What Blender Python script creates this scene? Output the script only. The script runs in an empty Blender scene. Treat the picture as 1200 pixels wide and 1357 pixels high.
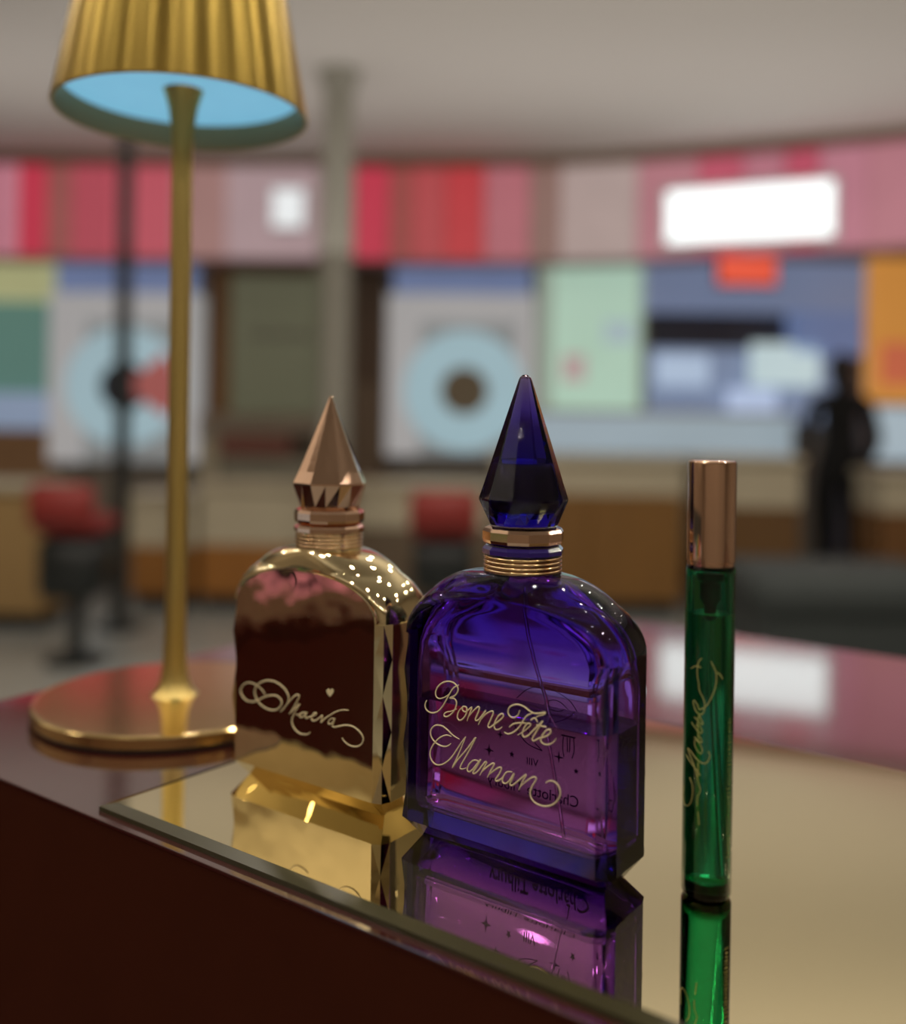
import bpy, bmesh, math, random
from mathutils import Vector, Matrix

scene = bpy.context.scene
col = scene.collection
R = math.radians
MM = 0.001
ZT = 0.965            # height of the mirror top above the shop floor
CAM_Z = ZT + 0.135    # the camera stands 135 mm above the mirror, looking along +Y
FPX = 1280.0          # focal length in pixels of the 1200x1357 frame
PX0, PY0 = 600.0, 557.0
ROLL = R(0.85)

# ------------------------------------------------------------------ camera
cam_data = bpy.data.cameras.new('camera')
cam = bpy.data.objects.new('camera', cam_data)
col.objects.link(cam)
cam.matrix_world = (Matrix.Translation((0, 0, CAM_Z)) @ Matrix.Rotation(R(90), 4, 'X')
                    @ Matrix.Rotation(ROLL, 4, 'Z'))
cam_data.sensor_width = 36.0
cam_data.lens = FPX * 36.0 / 1357.0
cam_data.shift_y = -(678.5 - PY0) / 1357.0
cam_data.clip_start = 0.01
cam_data.clip_end = 60
cam_data.dof.use_dof = True
cam_data.dof.focus_distance = 0.303
cam_data.dof.aperture_fstop = 4.0
scene.camera = cam

# ------------------------------------------------------------------ world, exposure
world = bpy.data.worlds.new('world')
scene.world = world
world.use_nodes = True
world.node_tree.nodes['Background'].inputs[0].default_value = (0.5, 0.48, 0.46, 1)
world.node_tree.nodes['Background'].inputs[1].default_value = 0.3
scene.view_settings.view_transform = 'Standard'
scene.view_settings.look = 'None'
scene.view_settings.exposure = 0.0
scene.view_settings.gamma = 1.0
scene.view_settings.use_curve_mapping = False
cy = scene.cycles
cy.max_bounces = 24
cy.transmission_bounces = 24
cy.glossy_bounces = 12
cy.diffuse_bounces = 4
cy.transparent_max_bounces = 16
cy.caustics_reflective = False
cy.caustics_refractive = False
cy.sample_clamp_indirect = 6.0

# ------------------------------------------------------------------ lights of the shop and added fill
def area(name, loc, rot, size, size_y, power, color):
    d = bpy.data.lights.new(name, 'AREA')
    d.shape = 'RECTANGLE'; d.size = size; d.size_y = size_y
    d.energy = power; d.color = color
    o = bpy.data.objects.new(name, d); col.objects.link(o)
    o.location = loc; o.rotation_euler = rot
    return o
WARM = (1.0, 0.90, 0.78)
# ceiling panels overhead and behind the photographer, just under their fixtures
# small recessed downlights (each has its own fixture, built further down)
SPOTS = [(x, y) for x in (-3.4, -2.2, -.9, .2, 1.1, 2.6, 3.8) for y in (-2.6, -.6, .5, 2.0, 3.3)]
for x_, y_ in SPOTS:
    area('downlight_lamp', (x_, y_, 2.982), (0, 0, 0), 0.05, 0.05, 5.0, WARM)
# upward fill without fixtures, added to brighten the ceiling and its reflections
area('added_ceiling_fill', (0.0, 5.3, 2.0), (R(180), 0, 0), 7.5, 1.6, 28, (1.0, 0.94, 0.88))
area('added_ceiling_fill', (0.8, 2.4, 2.0), (R(180), 0, 0), 4.0, 2.2, 38, (1.0, 0.92, 0.80))
area('added_ceiling_fill', (-4.0, 0.4, 2.0), (R(180), 0, 0), 1.2, 5.0, 34, (1.0, 0.91, 0.78))

# ------------------------------------------------------------------ helpers
def lin(c):
    return c / 12.92 if c <= 0.04045 else ((c + 0.055) / 1.055) ** 2.4
def rgb(r, g, b):
    return (lin(r / 255), lin(g / 255), lin(b / 255), 1)

def mat(name, color, rough=0.5, metal=0.0, spec=0.5, emit=None, estr=0.0, vary=0.0, scale=20.0,
        coat=0.0, ior=1.5, bump=0.0, bscale=40.0, stretch=(1, 1, 1)):
    m = bpy.data.materials.new(name); m.use_nodes = True
    nt = m.node_tree; b = nt.nodes['Principled BSDF']
    b.inputs['Base Color'].default_value = color
    b.inputs['Roughness'].default_value = rough
    b.inputs['Metallic'].default_value = metal
    b.inputs['IOR'].default_value = ior
    b.inputs['Specular IOR Level'].default_value = spec
    b.inputs['Coat Weight'].default_value = coat
    tc = nt.nodes.new('ShaderNodeTexCoord')
    mp = nt.nodes.new('ShaderNodeMapping'); mp.inputs['Scale'].default_value = stretch
    nt.links.new(tc.outputs['Object'], mp.inputs['Vector'])
    if vary:
        n = nt.nodes.new('ShaderNodeTexNoise'); n.inputs['Scale'].default_value = scale
        n.inputs['Detail'].default_value = 4
        nt.links.new(mp.outputs[0], n.inputs['Vector'])
        r = nt.nodes.new('ShaderNodeMapRange')
        r.inputs['To Min'].default_value = 1 - vary; r.inputs['To Max'].default_value = 1 + vary
        nt.links.new(n.outputs['Fac'], r.inputs['Value'])
        mx = nt.nodes.new('ShaderNodeMix'); mx.data_type = 'RGBA'; mx.blend_type = 'MULTIPLY'
        mx.inputs['Factor'].default_value = 1
        mx.inputs['A'].default_value = color
        nt.links.new(r.outputs[0], mx.inputs['B'])
        nt.links.new(mx.outputs['Result'], b.inputs['Base Color'])
        if emit is not None:
            mx2 = nt.nodes.new('ShaderNodeMix'); mx2.data_type = 'RGBA'; mx2.blend_type = 'MULTIPLY'
            mx2.inputs['Factor'].default_value = 1; mx2.inputs['A'].default_value = emit
            nt.links.new(r.outputs[0], mx2.inputs['B'])
            nt.links.new(mx2.outputs['Result'], b.inputs['Emission Color'])
    if emit is not None:
        b.inputs['Emission Color'].default_value = emit
        b.inputs['Emission Strength'].default_value = estr
    if bump:
        n2 = nt.nodes.new('ShaderNodeTexNoise'); n2.inputs['Scale'].default_value = bscale
        n2.inputs['Detail'].default_value = 2
        nt.links.new(mp.outputs[0], n2.inputs['Vector'])
        bp = nt.nodes.new('ShaderNodeBump'); bp.inputs['Strength'].default_value = 1.0
        bp.inputs['Distance'].default_value = bump
        nt.links.new(n2.outputs['Fac'], bp.inputs['Height'])
        nt.links.new(bp.outputs[0], b.inputs['Normal'])
    return m

def lit(name, color, s=1.0, vary=0.06, scale=3.0):
    dark = tuple(c * 0.5 for c in color[:3]) + (1,)
    return mat(name, dark, 0.4, emit=color, estr=s, vary=vary, scale=scale)

def glass_mat(name, tint, density, ior=1.5, rough=0.0):
    m = bpy.data.materials.new(name); m.use_nodes = True
    nt = m.node_tree; nt.nodes.clear()
    out = nt.nodes.new('ShaderNodeOutputMaterial')
    g = nt.nodes.new('ShaderNodeBsdfGlass'); g.inputs['IOR'].default_value = ior
    g.inputs['Roughness'].default_value = rough
    g.inputs['Color'].default_value = (1, 1, 1, 1)
    nt.links.new(g.outputs[0], out.inputs['Surface'])
    if density:
        v = nt.nodes.new('ShaderNodeVolumeAbsorption')
        v.inputs['Color'].default_value = tint; v.inputs['Density'].default_value = density
        nt.links.new(v.outputs[0], out.inputs['Volume'])
    return m

class MB:
    """collects faces; build() links them as one mesh object"""
    def __init__(self): self.v = []; self.f = []; self.mi = []
    def add(self, vs, fs, mi=0):
        o = len(self.v); self.v += [tuple(p) for p in vs]
        self.f += [tuple(i + o for i in f) for f in fs]; self.mi += [mi] * len(fs)
        return self
    def box(self, x0, x1, y0, y1, z0, z1, c=0.0, mi=0):
        """box with chamfered vertical and horizontal edges when c > 0"""
        if c <= 0:
            vs = [(x, y, z) for z in (z0, z1) for x, y in ((x0, y0), (x1, y0), (x1, y1), (x0, y1))]
            fs = [(3, 2, 1, 0), (4, 5, 6, 7)] + [(i, (i + 1) % 4, 4 + (i + 1) % 4, 4 + i) for i in range(4)]
            return self.add(vs, fs, mi)
        def ring(ins, z, cc):
            a, b, d, e = x0 + ins, x1 - ins, y0 + ins, y1 - ins
            return [(a + cc, d, z), (b - cc, d, z), (b, d + cc, z), (b, e - cc, z), (b - cc, e, z), (a + cc, e, z), (a, e - cc, z), (a, d + cc, z)]
        rs = [ring(c, z0, c * .5), ring(0, z0 + c, c), ring(0, z1 - c, c), ring(c, z1, c * .5)]
        return self.rings(rs, mi=mi)
    def rings(self, rs, cap0=True, cap1=True, mi=0, close=True):
        n = len(rs[0]); o = len(self.v)
        vs = [p for r in rs for p in r]; fs = []
        for k in range(len(rs) - 1):
            for i in range(n if close else n - 1):
                j = (i + 1) % n
                fs.append((k * n + i, k * n + j, (k + 1) * n + j, (k + 1) * n + i))
        if cap0: fs.append(tuple(reversed(range(n))))
        if cap1: fs.append(tuple((len(rs) - 1) * n + i for i in range(n)))
        return self.add(vs, fs, mi)
    def lathe(self, prof, n=48, c=(0, 0), cap0=True, cap1=True, mi=0):
        rs = [[(c[0] + r * math.cos(2 * math.pi * i / n), c[1] + r * math.sin(2 * math.pi * i / n), z) for i in range(n)] for r, z in prof]
        return self.rings(rs, cap0, cap1, mi)
    def prism(self, poly, z0, z1, c=0.0, mi=0):
        """vertical prism over a ccw polygon"""
        return self.rings([[(x, y, z0) for x, y in poly], [(x, y, z1) for x, y in poly]], mi=mi)
    def tube(self, pts, r, n=8, mi=0, taper=True):
        pts = [Vector(p) for p in pts]; rs = []
        up = None
        for i, p in enumerate(pts):
            t = (pts[min(i + 1, len(pts) - 1)] - pts[max(i - 1, 0)])
            if t.length < 1e-9: t = Vector((0, 0, 1))
            t.normalize()
            if up is None:
                up = Vector((0, 1, 0)) if abs(t.y) < .8 else Vector((1, 0, 0))
            a = t.cross(up); a.normalize(); b = a.cross(t)
            up = b
            rr = r if not callable(r) else r(i / max(1, len(pts) - 1))
            rs.append([tuple(p + rr * (math.cos(2 * math.pi * k / n) * a + math.sin(2 * math.pi * k / n) * b)) for k in range(n)])
        return self.rings(rs, mi=mi)
    def build(self, name, m, parent=None, loc=(0, 0, 0), rz=0.0, smooth=None, merge=False, flip=False, recalc=True, kind=None):
        me = bpy.data.meshes.new(name)
        me.from_pydata(self.v, [], self.f)
        ms = m if isinstance(m, (list, tuple)) else [m]
        for q in ms: me.materials.append(q)
        for p, i in zip(me.polygons, self.mi): p.material_index = i
        bm = bmesh.new(); bm.from_mesh(me)
        if merge:
            bmesh.ops.remove_doubles(bm, verts=bm.verts, dist=merge if isinstance(merge, float) else 2e-5)
        if recalc: bmesh.ops.recalc_face_normals(bm, faces=bm.faces)
        if flip: bmesh.ops.reverse_faces(bm, faces=bm.faces)
        bm.to_mesh(me); bm.free()
        if smooth is not None:
            me.shade_smooth()
            me.set_sharp_from_angle(angle=R(smooth))
        o = bpy.data.objects.new(name, me); col.objects.link(o)
        o.location = loc; o.rotation_euler = (0, 0, rz)
        if parent is not None: o.parent = parent
        if kind: o['kind'] = kind
        return o

def thing(name, label, cat, loc=(0, 0, 0), rz=0.0, group=None):
    o = bpy.data.objects.new(name, None); col.objects.link(o)
    o.empty_display_size = 0.05
    o.location = loc; o.rotation_euler = (0, 0, rz)
    tag(o, label, cat, group); return o
def tag(o, label, cat, group=None):
    o['label'] = label; o['category'] = cat
    if group: o['group'] = group
    return o
def struct(o):
    o['kind'] = 'structure'; return o
def dup(root, label=None, group=None):
    r = root.copy(); col.objects.link(r)
    if label: r['label'] = label
    if group: r['group'] = group
    for ch in list(root.children):
        c = ch.copy(); col.objects.link(c); c.parent = r
        for g in list(ch.children):
            d = g.copy(); col.objects.link(d); d.parent = c
    return r
def spline(pts, sub=5):
    """Catmull-Rom through 2-D points"""
    if len(pts) < 3: return pts
    P = [pts[0]] + list(pts) + [pts[-1]]; out = []
    for i in range(1, len(P) - 2):
        for k in range(sub):
            t = k / sub
            q = []
            for d in range(len(pts[0])):
                a, b, c, e = P[i - 1][d], P[i][d], P[i + 1][d], P[i + 2][d]
                q.append(.5 * (2 * b + (c - a) * t + (2 * a - 5 * b + 4 * c - e) * t * t + (3 * b - a - 3 * c + e) * t ** 3))
            out.append(tuple(q))
    out.append(tuple(pts[-1])); return out
def ray_xz(px, py, Y):
    """world x and z of the point seen at pixel (px, py) at depth Y"""
    dx, dy = px - PX0, py - PY0
    u = dx * math.cos(ROLL) + dy * math.sin(ROLL); v = -dx * math.sin(ROLL) + dy * math.cos(ROLL)
    return u / FPX * Y, CAM_Z - v / FPX * Y

# ------------------------------------------------------------------ handwriting, in mm on its own surface
MAEVA = [[[-17.82,33.92],[-19.02,35.15],[-21.42,36.4],[-24.43,37.01],[-26.84,36.8],[-29.25,35.68],[-30.74,33.74],[-30.58,32.29],[-29.14,30.86],[-27.0,30.07],[-23.98,30.33],[-21.32,31.43],[-18.39,32.99],[-15.19,34.18],[-12.29,34.61],[-10.26,34.04],[-9.26,32.79],[-9.8,31.27],[-11.61,29.71],[-14.2,29.02],[-17.13,29.1],[-20.1,30.0],[-22.22,31.69],[-23.27,33.58],[-22.9,35.52],[-21.44,37.22],[-18.8,38.71],[-15.88,39.49],[-12.68,39.54],[-9.5,38.65],[-7.19,37.22],[-6.02,35.6],[-5.99,33.99],[-7.08,31.97],[-8.47,30.29],[-9.88,29.22]],[[-9.88,29.22],[-7.91,31.09],[-5.42,33.81],[-3.21,35.9],[-1.72,36.77],[-0.77,36.62],[-1.24,35.25],[-3.14,32.29],[-5.33,29.3]],[[-5.33,29.3],[-3.12,31.49],[-0.54,33.65],[-1.19,32.57],[-2.82,30.34],[-3.89,28.12],[-3.97,26.29],[-2.7,24.53],[-0.17,23.42],[2.32,23.56],[3.95,24.05],[4.87,24.83]],[[-2.24,29.64],[-0.58,30.04],[1.06,30.99],[2.71,31.3],[1.06,30.91],[-0.3,29.73],[0.27,29.16],[1.64,29.86],[3.09,31.37],[2.46,29.93],[3.02,29.36],[4.54,30.13],[6.27,30.74],[7.61,31.7],[7.06,32.03],[5.83,30.85],[5.48,29.51],[6.57,29.13],[8.45,30.08],[10.45,31.73],[10.37,30.45],[10.08,29.21],[12.17,31.19],[14.26,32.57],[16.86,34.23],[19.96,35.46],[22.53,35.79]],[[16.12,31.75],[14.55,31.37],[13.42,29.98],[14.06,29.4],[15.36,30.24],[16.38,31.8],[15.63,30.1],[15.39,29.0],[16.44,28.89],[18.52,29.61],[21.6,30.56],[24.67,30.7],[27.47,29.72],[29.27,27.98],[29.05,26.23],[27.57,24.78],[25.31,24.04],[22.75,24.16],[20.68,25.08],[19.89,25.89]]]
HEART = [[14.03,38.9],[12.63,39.9],[12.4,40.84],[13.13,41.56],[13.99,41.12],[14.82,41.85],[15.67,41.41],[15.37,40.38]]
GREETING = [[[-26.42,46.34],[-27.09,44.74],[-26.36,43.28],[-24.45,42.77],[-22.24,43.47],[-20.31,45.41],[-18.88,47.63],[-17.47,50.04],[-16.06,52.05],[-14.02,53.34]],[[-17.33,50.19],[-18.9,48.88],[-21.09,47.82],[-22.57,48.15],[-22.94,49.66],[-21.89,51.62],[-19.96,53.1],[-17.54,53.82],[-15.6,53.49],[-14.38,52.42],[-14.59,50.94],[-15.77,49.57],[-17.44,48.68],[-15.66,48.81],[-14.82,47.79],[-15.22,45.97],[-16.39,44.19],[-18.06,42.85],[-19.28,42.62],[-19.53,43.2],[-18.57,44.09],[-16.89,44.68],[-14.74,45.75]],[[-12.28,46.98],[-13.78,45.46],[-14.46,43.58],[-13.72,42.52],[-12.31,43.22],[-11.02,45.21],[-11.05,46.94],[-12.38,46.96],[-12.45,45.79],[-11.17,45.64],[-9.08,47.42],[-9.98,45.02],[-10.74,42.87]],[[-10.43,43.97],[-8.59,46.25],[-6.76,47.93],[-6.29,47.45],[-6.95,45.6],[-7.62,44.13],[-7.33,43.61],[-6.14,44.42],[-3.89,47.4],[-5.32,44.96],[-6.52,42.54]],[[-5.99,43.8],[-3.96,46.17],[-1.79,47.57],[-1.23,47.07],[-2.1,45.01],[-2.98,43.01],[-2.42,42.44],[-1.08,43.5],[1.06,45.25],[2.42,46.83],[1.92,47.52],[0.59,46.47],[-0.51,44.56],[-0.75,43.0],[-0.02,42.35],[1.11,42.73],[2.08,43.64]],[[8.08,49.66],[7.45,47.98],[5.93,47.09],[4.51,47.49],[4.08,48.83],[4.99,50.31],[7.18,51.24],[9.36,51.12],[11.11,50.34],[12.84,49.75],[14.55,50.0],[16.74,50.67],[16.24,49.96],[14.56,49.27],[13.8,48.68]],[[12.63,49.71],[10.71,48.6],[9.22,46.65],[7.95,44.54],[6.22,42.9],[4.25,41.9],[2.82,42.21]],[[4.57,43.98],[5.96,45.19],[8.15,45.96],[10.31,46.38]],[[7.55,42.27],[9.92,44.01],[11.62,45.64],[11.91,46.4],[10.83,46.26],[9.69,44.71],[9.15,43.12],[9.74,42.16],[11.03,42.76],[12.72,44.5],[14.61,46.49],[16.06,48.06],[14.82,46.1],[13.38,43.6],[12.54,42.15],[13.19,41.69],[14.67,42.69],[17.19,43.83],[18.68,45.23],[18.41,46.04],[17.16,45.47],[15.93,43.76],[15.49,42.2],[16.6,41.48],[18.28,41.73],[19.93,42.94],[20.45,43.88]],[[11.85,47.35],[13.29,48.44],[14.34,47.32]],[[13.88,46.53],[15.45,46.51],[17.31,46.55]],[[-13.52,36.7],[-16.03,37.43],[-17.99,38.6],[-20.2,39.45],[-22.65,39.17],[-24.36,37.72],[-24.63,35.88],[-23.55,34.32],[-21.56,33.35],[-19.1,33.24],[-17.42,34.02],[-16.8,34.7]],[[-16.5,36.91],[-18.68,36.89],[-21.35,35.37],[-23.53,32.94],[-24.77,30.3],[-24.33,28.21],[-22.67,27.0],[-20.46,27.25],[-18.05,28.8],[-16.15,30.78],[-14.28,33.52],[-12.65,35.99],[-11.17,37.92]],[[-11.17,37.92],[-12.85,34.01],[-14.46,30.56],[-16.04,27.33],[-13.98,30.28],[-11.18,33.59],[-8.89,36.58],[-7.42,38.46],[-9.32,34.76],[-11.38,31.23],[-13.03,28.28],[-12.5,27.66],[-10.85,28.41]],[[-5.91,31.47],[-7.86,31.46],[-9.7,29.86],[-10.42,27.97],[-9.66,27.53],[-8.27,28.65],[-6.68,30.72],[-5.46,32.22],[-6.89,29.72],[-8.26,27.69],[-7.78,27.37],[-6.41,28.49],[-4.06,31.57],[-3.37,31.64],[-4.58,29.47],[-5.74,27.3]],[[-5.25,28.29],[-3.21,30.35],[-1.19,31.94],[-0.64,31.68],[-1.83,29.52],[-2.98,27.29]],[[-2.26,28.4],[-0.47,30.02],[1.31,31.32],[2.03,31.07],[1.12,29.06],[-0.02,27.44],[0.48,26.99],[1.82,27.86],[2.78,29.06]],[[5.86,30.96],[4.01,30.54],[2.7,28.85],[2.46,27.29],[3.62,27.04],[4.93,28.24],[6.52,30.73],[5.81,28.82],[5.13,27.28],[5.84,26.92],[7.14,28.01],[10.66,31.3],[9.32,28.7],[8.23,26.22]],[[8.69,27.18],[10.61,29.19],[12.95,31.05],[14.06,31.09],[13.82,30.11],[12.78,28.4],[12.13,26.41],[12.63,24.69],[14.36,23.64],[16.7,23.52],[19.2,24.35],[21.25,26.23],[22.2,28.45],[21.59,30.47],[20.12,31.39],[18.46,31.22],[17.3,30.33]]]
TUBE_SCRIPT = [[[-31.4,69.07],[-37.8,68.29],[-41.5,66.9],[-42.6,64.89],[-41.0,63.17],[-38.3,61.91],[-37.8,60.61],[-34.8,59.35],[-28.3,58.17],[-24.0,56.49],[-24.6,54.51],[-29.5,53.39],[-36.8,53.27],[-45.8,54.14],[-51.8,55.85],[-50.4,56.77],[-44.0,56.28],[-39.0,55.31],[-37.0,54.59],[-27.9,55.0],[-17.5,56.36],[-9.1,58.41],[-2.4,60.63],[1.1,62.83],[0.7,65.01],[-4.9,66.96],[-12.0,68.44]],[[-59.9,65.55],[-46.5,66.61],[-32.9,66.41]],[[0.6,65.45],[9.9,64.78],[16.4,63.54]],[[-48.6,52.19],[-39.4,51.34],[-30.9,50.49],[-27.0,50.79],[-30.2,51.56],[-36.8,52.84],[-38.5,51.8],[-39.3,50.47],[-43.2,49.81]],[[-56.2,50.41],[-47.2,49.37],[-38.1,48.3],[-30.6,48.0],[-28.6,48.74],[-33.6,49.73],[-39.3,50.03],[-38.1,48.52],[-38.9,47.4]],[[-47.8,46.49],[-38.7,45.76],[-30.3,45.37],[-28.6,45.89],[-33.8,46.87],[-38.4,47.42],[-36.9,46.14]],[[-46.0,45.66],[-46.5,44.33],[-38.3,42.8],[-30.8,42.23],[-27.9,43.5],[-34.9,45.09],[-42.6,45.87]],[[-14.3,43.2],[-10.7,42.04],[-14.0,40.59],[-22.5,39.65],[-33.3,39.89],[-45.0,40.88],[-56.1,42.05],[-68.1,42.7]],[[-72.5,40.53],[-58.0,39.1],[-44.5,37.81],[-31.3,36.04]],[[-68.1,42.48],[-55.8,40.29],[-46.6,38.18],[-37.9,34.89]],[[-37.0,39.79],[-37.1,38.03],[-37.9,34.94],[-34.3,33.5],[-31.0,32.06],[-34.0,30.77],[-37.6,29.9],[-37.7,27.26]],[[-59.7,34.61],[-51.2,32.73],[-50.2,30.13],[-56.1,27.58],[-67.8,26.16],[-80.6,26.58],[-85.3,28.59],[-82.1,31.42]],[[-36.2,25.77],[-32.9,22.14]]]

# ================================================================== ROOM
M_floor = mat('floor_stone', rgb(150, 152, 148), 0.25, vary=0.08, scale=2.0)
M_ceil = mat('ceiling_paint', rgb(194, 189, 184), 0.9, vary=0.02, scale=1.0)
M_wall = mat('wall_paint', rgb(150, 138, 124), 0.8, vary=0.08, scale=0.8)
M_shade_line = mat('shade_line_brown', rgb(128, 104, 84), 0.5, vary=0.05)
M_fasc = mat('fascia_base', rgb(170, 130, 130), 0.5, vary=0.08, scale=3)

X0, X1, Y0, Y1, ZC = -5.2, 5.6, -3.6, 7.78, 3.0
struct(MB().box(X0 - .1, X1 + .1, Y0 - .1, Y1 + .1, -.1, 0).build('floor', M_floor))
struct(MB().box(X0 - .1, X1 + .1, Y0 - .1, Y1 + .1, ZC, ZC + .1).build('ceiling', M_ceil))
struct(MB().box(X0 - .1, X1 + .1, Y1, Y1 + .1, 0, ZC).build('wall_back', M_wall))
struct(MB().box(X0 - .1, X1 + .1, Y0 - .1, Y0, 0, ZC).build('wall_front', M_wall))
struct(MB().box(X0 - .1, X0, Y0, Y1, 0, ZC).build('wall_left', M_wall))
struct(MB().box(X1, X1 + .1, Y0, Y1, 0, ZC).build('wall_right', M_wall))

# curved fascia that drops from the ceiling: a plan path, then panels along it
PATH = spline([(-5.2, 7.12), (-3.3, 7.08), (-1.2, 7.04), (.6, 6.93), (1.35, 6.76), (2.04, 6.5), (2.93, 6.12), (3.9, 5.55), (5.6, 4.4)], 4)
FZ0 = CAM_Z + 1.15
def path_at(px, py=270):
    """where the fascia path crosses the bearing of pixel column px"""
    b = ray_xz(px, py, 1.0)[0]
    for (xa, ya), (xb, yb) in zip(PATH, PATH[1:]):
        fa, fb = xa - b * ya, xb - b * yb
        if fa <= 0 <= fb:
            t = fa / (fa - fb) if fa != fb else 0
            return (xa + t * (xb - xa), ya + t * (yb - ya))
    return PATH[-1]
back = [(x + .02, y + .3) for x, y in PATH]
fascia = struct(MB().prism(PATH + back[::-1], FZ0, ZC).build('trim_1', M_fasc))
def strip(p, q, off, th, z0, z1):
    """upright slab between plan points p and q, standing off the path towards the shop by off"""
    d = Vector((q[0] - p[0], q[1] - p[1])); d.normalize(); n = Vector((d.y, -d.x))
    a = Vector(p) + n * off; b = Vector(q) + n * off; c = b + n * th; e = a + n * th
    return MB().prism([tuple(e), tuple(c), tuple(b), tuple(a)], z0, z1)
shade_line = MB()  # brown strip stands in for the shade line under the ceiling
for p, q in zip(PATH, PATH[1:]):
    s = strip(p, q, .0, .05, ZC - .07, ZC); shade_line.add(s.v, s.f)
struct(shade_line.build('fascia_top_shade', M_shade_line))
PANEL = [(-60, 0, (196, 120, 138)), (0, 26, (204, 134, 150)), (26, 64, (205, 62, 84)), (64, 96, (160, 92, 88)), (96, 150, (188, 82, 96)),
         (150, 232, (200, 92, 106)), (232, 300, (170, 130, 126)), (300, 420, (182, 156, 160)), (420, 470, (150, 132, 128)),
         (470, 516, (202, 62, 84)), (516, 546, (162, 82, 78)), (546, 590, (186, 80, 84)), (590, 642, (198, 66, 72)),
         (642, 702, (186, 112, 122)), (702, 742, (148, 116, 108)), (742, 845, (184, 164, 160)), (845, 925, (188, 128, 138)),
         (925, 985, (196, 90, 112)), (985, 1040, (190, 122, 138)), (1040, 1085, (196, 84, 108)), (1085, 1150, (190, 126, 142)), (1150, 1290, (186, 124, 136))]
for i, (a, b, c) in enumerate(PANEL):
    p, q = path_at(a + 1), path_at(b - 1)
    m = lit('fascia_graphic_%02d' % i, rgb(*c), 0.62, 0.10, 4.0)
    strip(p, q, .0, .03, FZ0 + .01, ZC - .08).build('graphic_panel', m, fascia)

# ------------------------------------------------------------------ ceiling lights
M_fix = mat('fixture_white', rgb(215, 212, 205), 0.4, vary=0.02)
M_spot = lit('downlight_lens', (1.0, .92, .80, 1), 40.0, 0.02)
proto = None
for i, (x, y) in enumerate(SPOTS):
    if proto is None:
        proto = thing('downlight', 'small round recessed downlight overhead, out of the frame', 'light', (x, y, ZC), 0, 'recessed downlights')
        MB().lathe([(.07, 0), (.07, -.012), (.045, -.012), (.034, -.004)], 20, cap0=False, cap1=False).build('trim_ring', M_fix, proto)
        MB().lathe([(.034, -.004), (.022, -.006), (.001, -.007)], 20, cap0=True).build('lens', M_spot, proto)
    else:
        d = dup(proto); d.location = (x, y, ZC)

# ================================================================== BACKGROUND SHOP
def px_box(mb, x0, y0, x1, y1, Y, th, c=0.0, org=(0, 0, 0)):
    """upright box whose front at depth Y spans the given columns and heights"""
    ym, xm = (y0 + y1) / 2, (x0 + x1) / 2
    xa = ray_xz(x0, ym, Y)[0]; xb = ray_xz(x1, ym, Y)[0]
    za = max(ray_xz(xm, y1, Y)[1], 0.0); zb = min(ray_xz(xm, y0, Y)[1], ZC - .001)
    return mb.box(xa - org[0], xb - org[0], Y - org[1], Y + th - org[1], za - org[2], zb - org[2], c)
def org_of(x0, y1, x1, Y):
    x, z = ray_xz((x0 + x1) / 2, y1, Y); return (x, Y, max(z, 0.0))
def disc(mb, cx, cz, y, r0, r1, th, a0=0.0, a1=2 * math.pi, n=40):
    """flat ring (or pie when r0 = 0) facing -Y"""
    k = max(3, int(n * (a1 - a0) / (2 * math.pi)))
    def ring(r, yy): return [(cx + r * math.cos(a0 + (a1 - a0) * i / k), yy, cz + r * math.sin(a0 + (a1 - a0) * i / k)) for i in range(k + 1)]
    rs = [ring(max(r0, 1e-4), y + th), ring(max(r0, 1e-4), y), ring(r1, y), ring(r1, y + th)]
    return mb.rings(rs + [rs[0]], cap0=False, cap1=False, close=False)

M_dkwood = mat('wood_brown', rgb(104, 68, 34), 0.45, vary=0.18, scale=6, stretch=(1, 1, .15))
M_tan = mat('wood_tan', rgb(158, 128, 82), 0.5, vary=0.12, scale=5, stretch=(1, 1, .2))
M_stone = mat('counter_beige', rgb(190, 180, 156), 0.4, vary=0.06, scale=5)
M_grey = mat('column_grey', rgb(150, 148, 138), 0.6, vary=0.04, scale=3)
M_blk = mat('black_metal', rgb(30, 34, 34), 0.4, vary=0.1, scale=10)
M_dkgrey = mat('dark_grey_fabric', rgb(58, 64, 64), 0.8, vary=0.15, scale=12)
M_red = mat('red_leather', rgb(140, 44, 40), 0.45, vary=0.1, scale=8)
M_frame = mat('frame_pale', rgb(190, 184, 176), 0.5, vary=0.03)

# grey column and thin black post standing out on the shop floor
xg, _ = ray_xz(442, 400, 5.2)
t = thing('column', 'grey round floor to ceiling column behind the gold bottle', 'column', (xg, 5.3, 0))
MB().lathe([(.085, .12), (.085, 2.9)], 32).build('shaft', M_grey, t, smooth=40)
MB().lathe([(.11, 0), (.11, .10), (.085, .12)], 32).build('plinth', M_grey, t, smooth=40)
MB().lathe([(.085, 2.9), (.115, 2.96), (.115, 3.0)], 32).build('capital', M_grey, t, smooth=40)
xp, _ = ray_xz(163, 500, 5.0)
t = thing('post', 'thin black post behind the brass lamp stem', 'post', (xp, 5.0, 0))
MB().lathe([(.040, .03), (.040, 2.95)], 24).build('pole', M_blk, t, smooth=40)
MB().lathe([(.13, 0), (.13, .02), (.04, .03)], 24).build('base_plate', M_blk, t, smooth=40)
MB().lathe([(.04, 2.95), (.08, 2.97), (.08, 3.0)], 24).build('ceiling_plate', M_blk, t, smooth=40)

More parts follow.
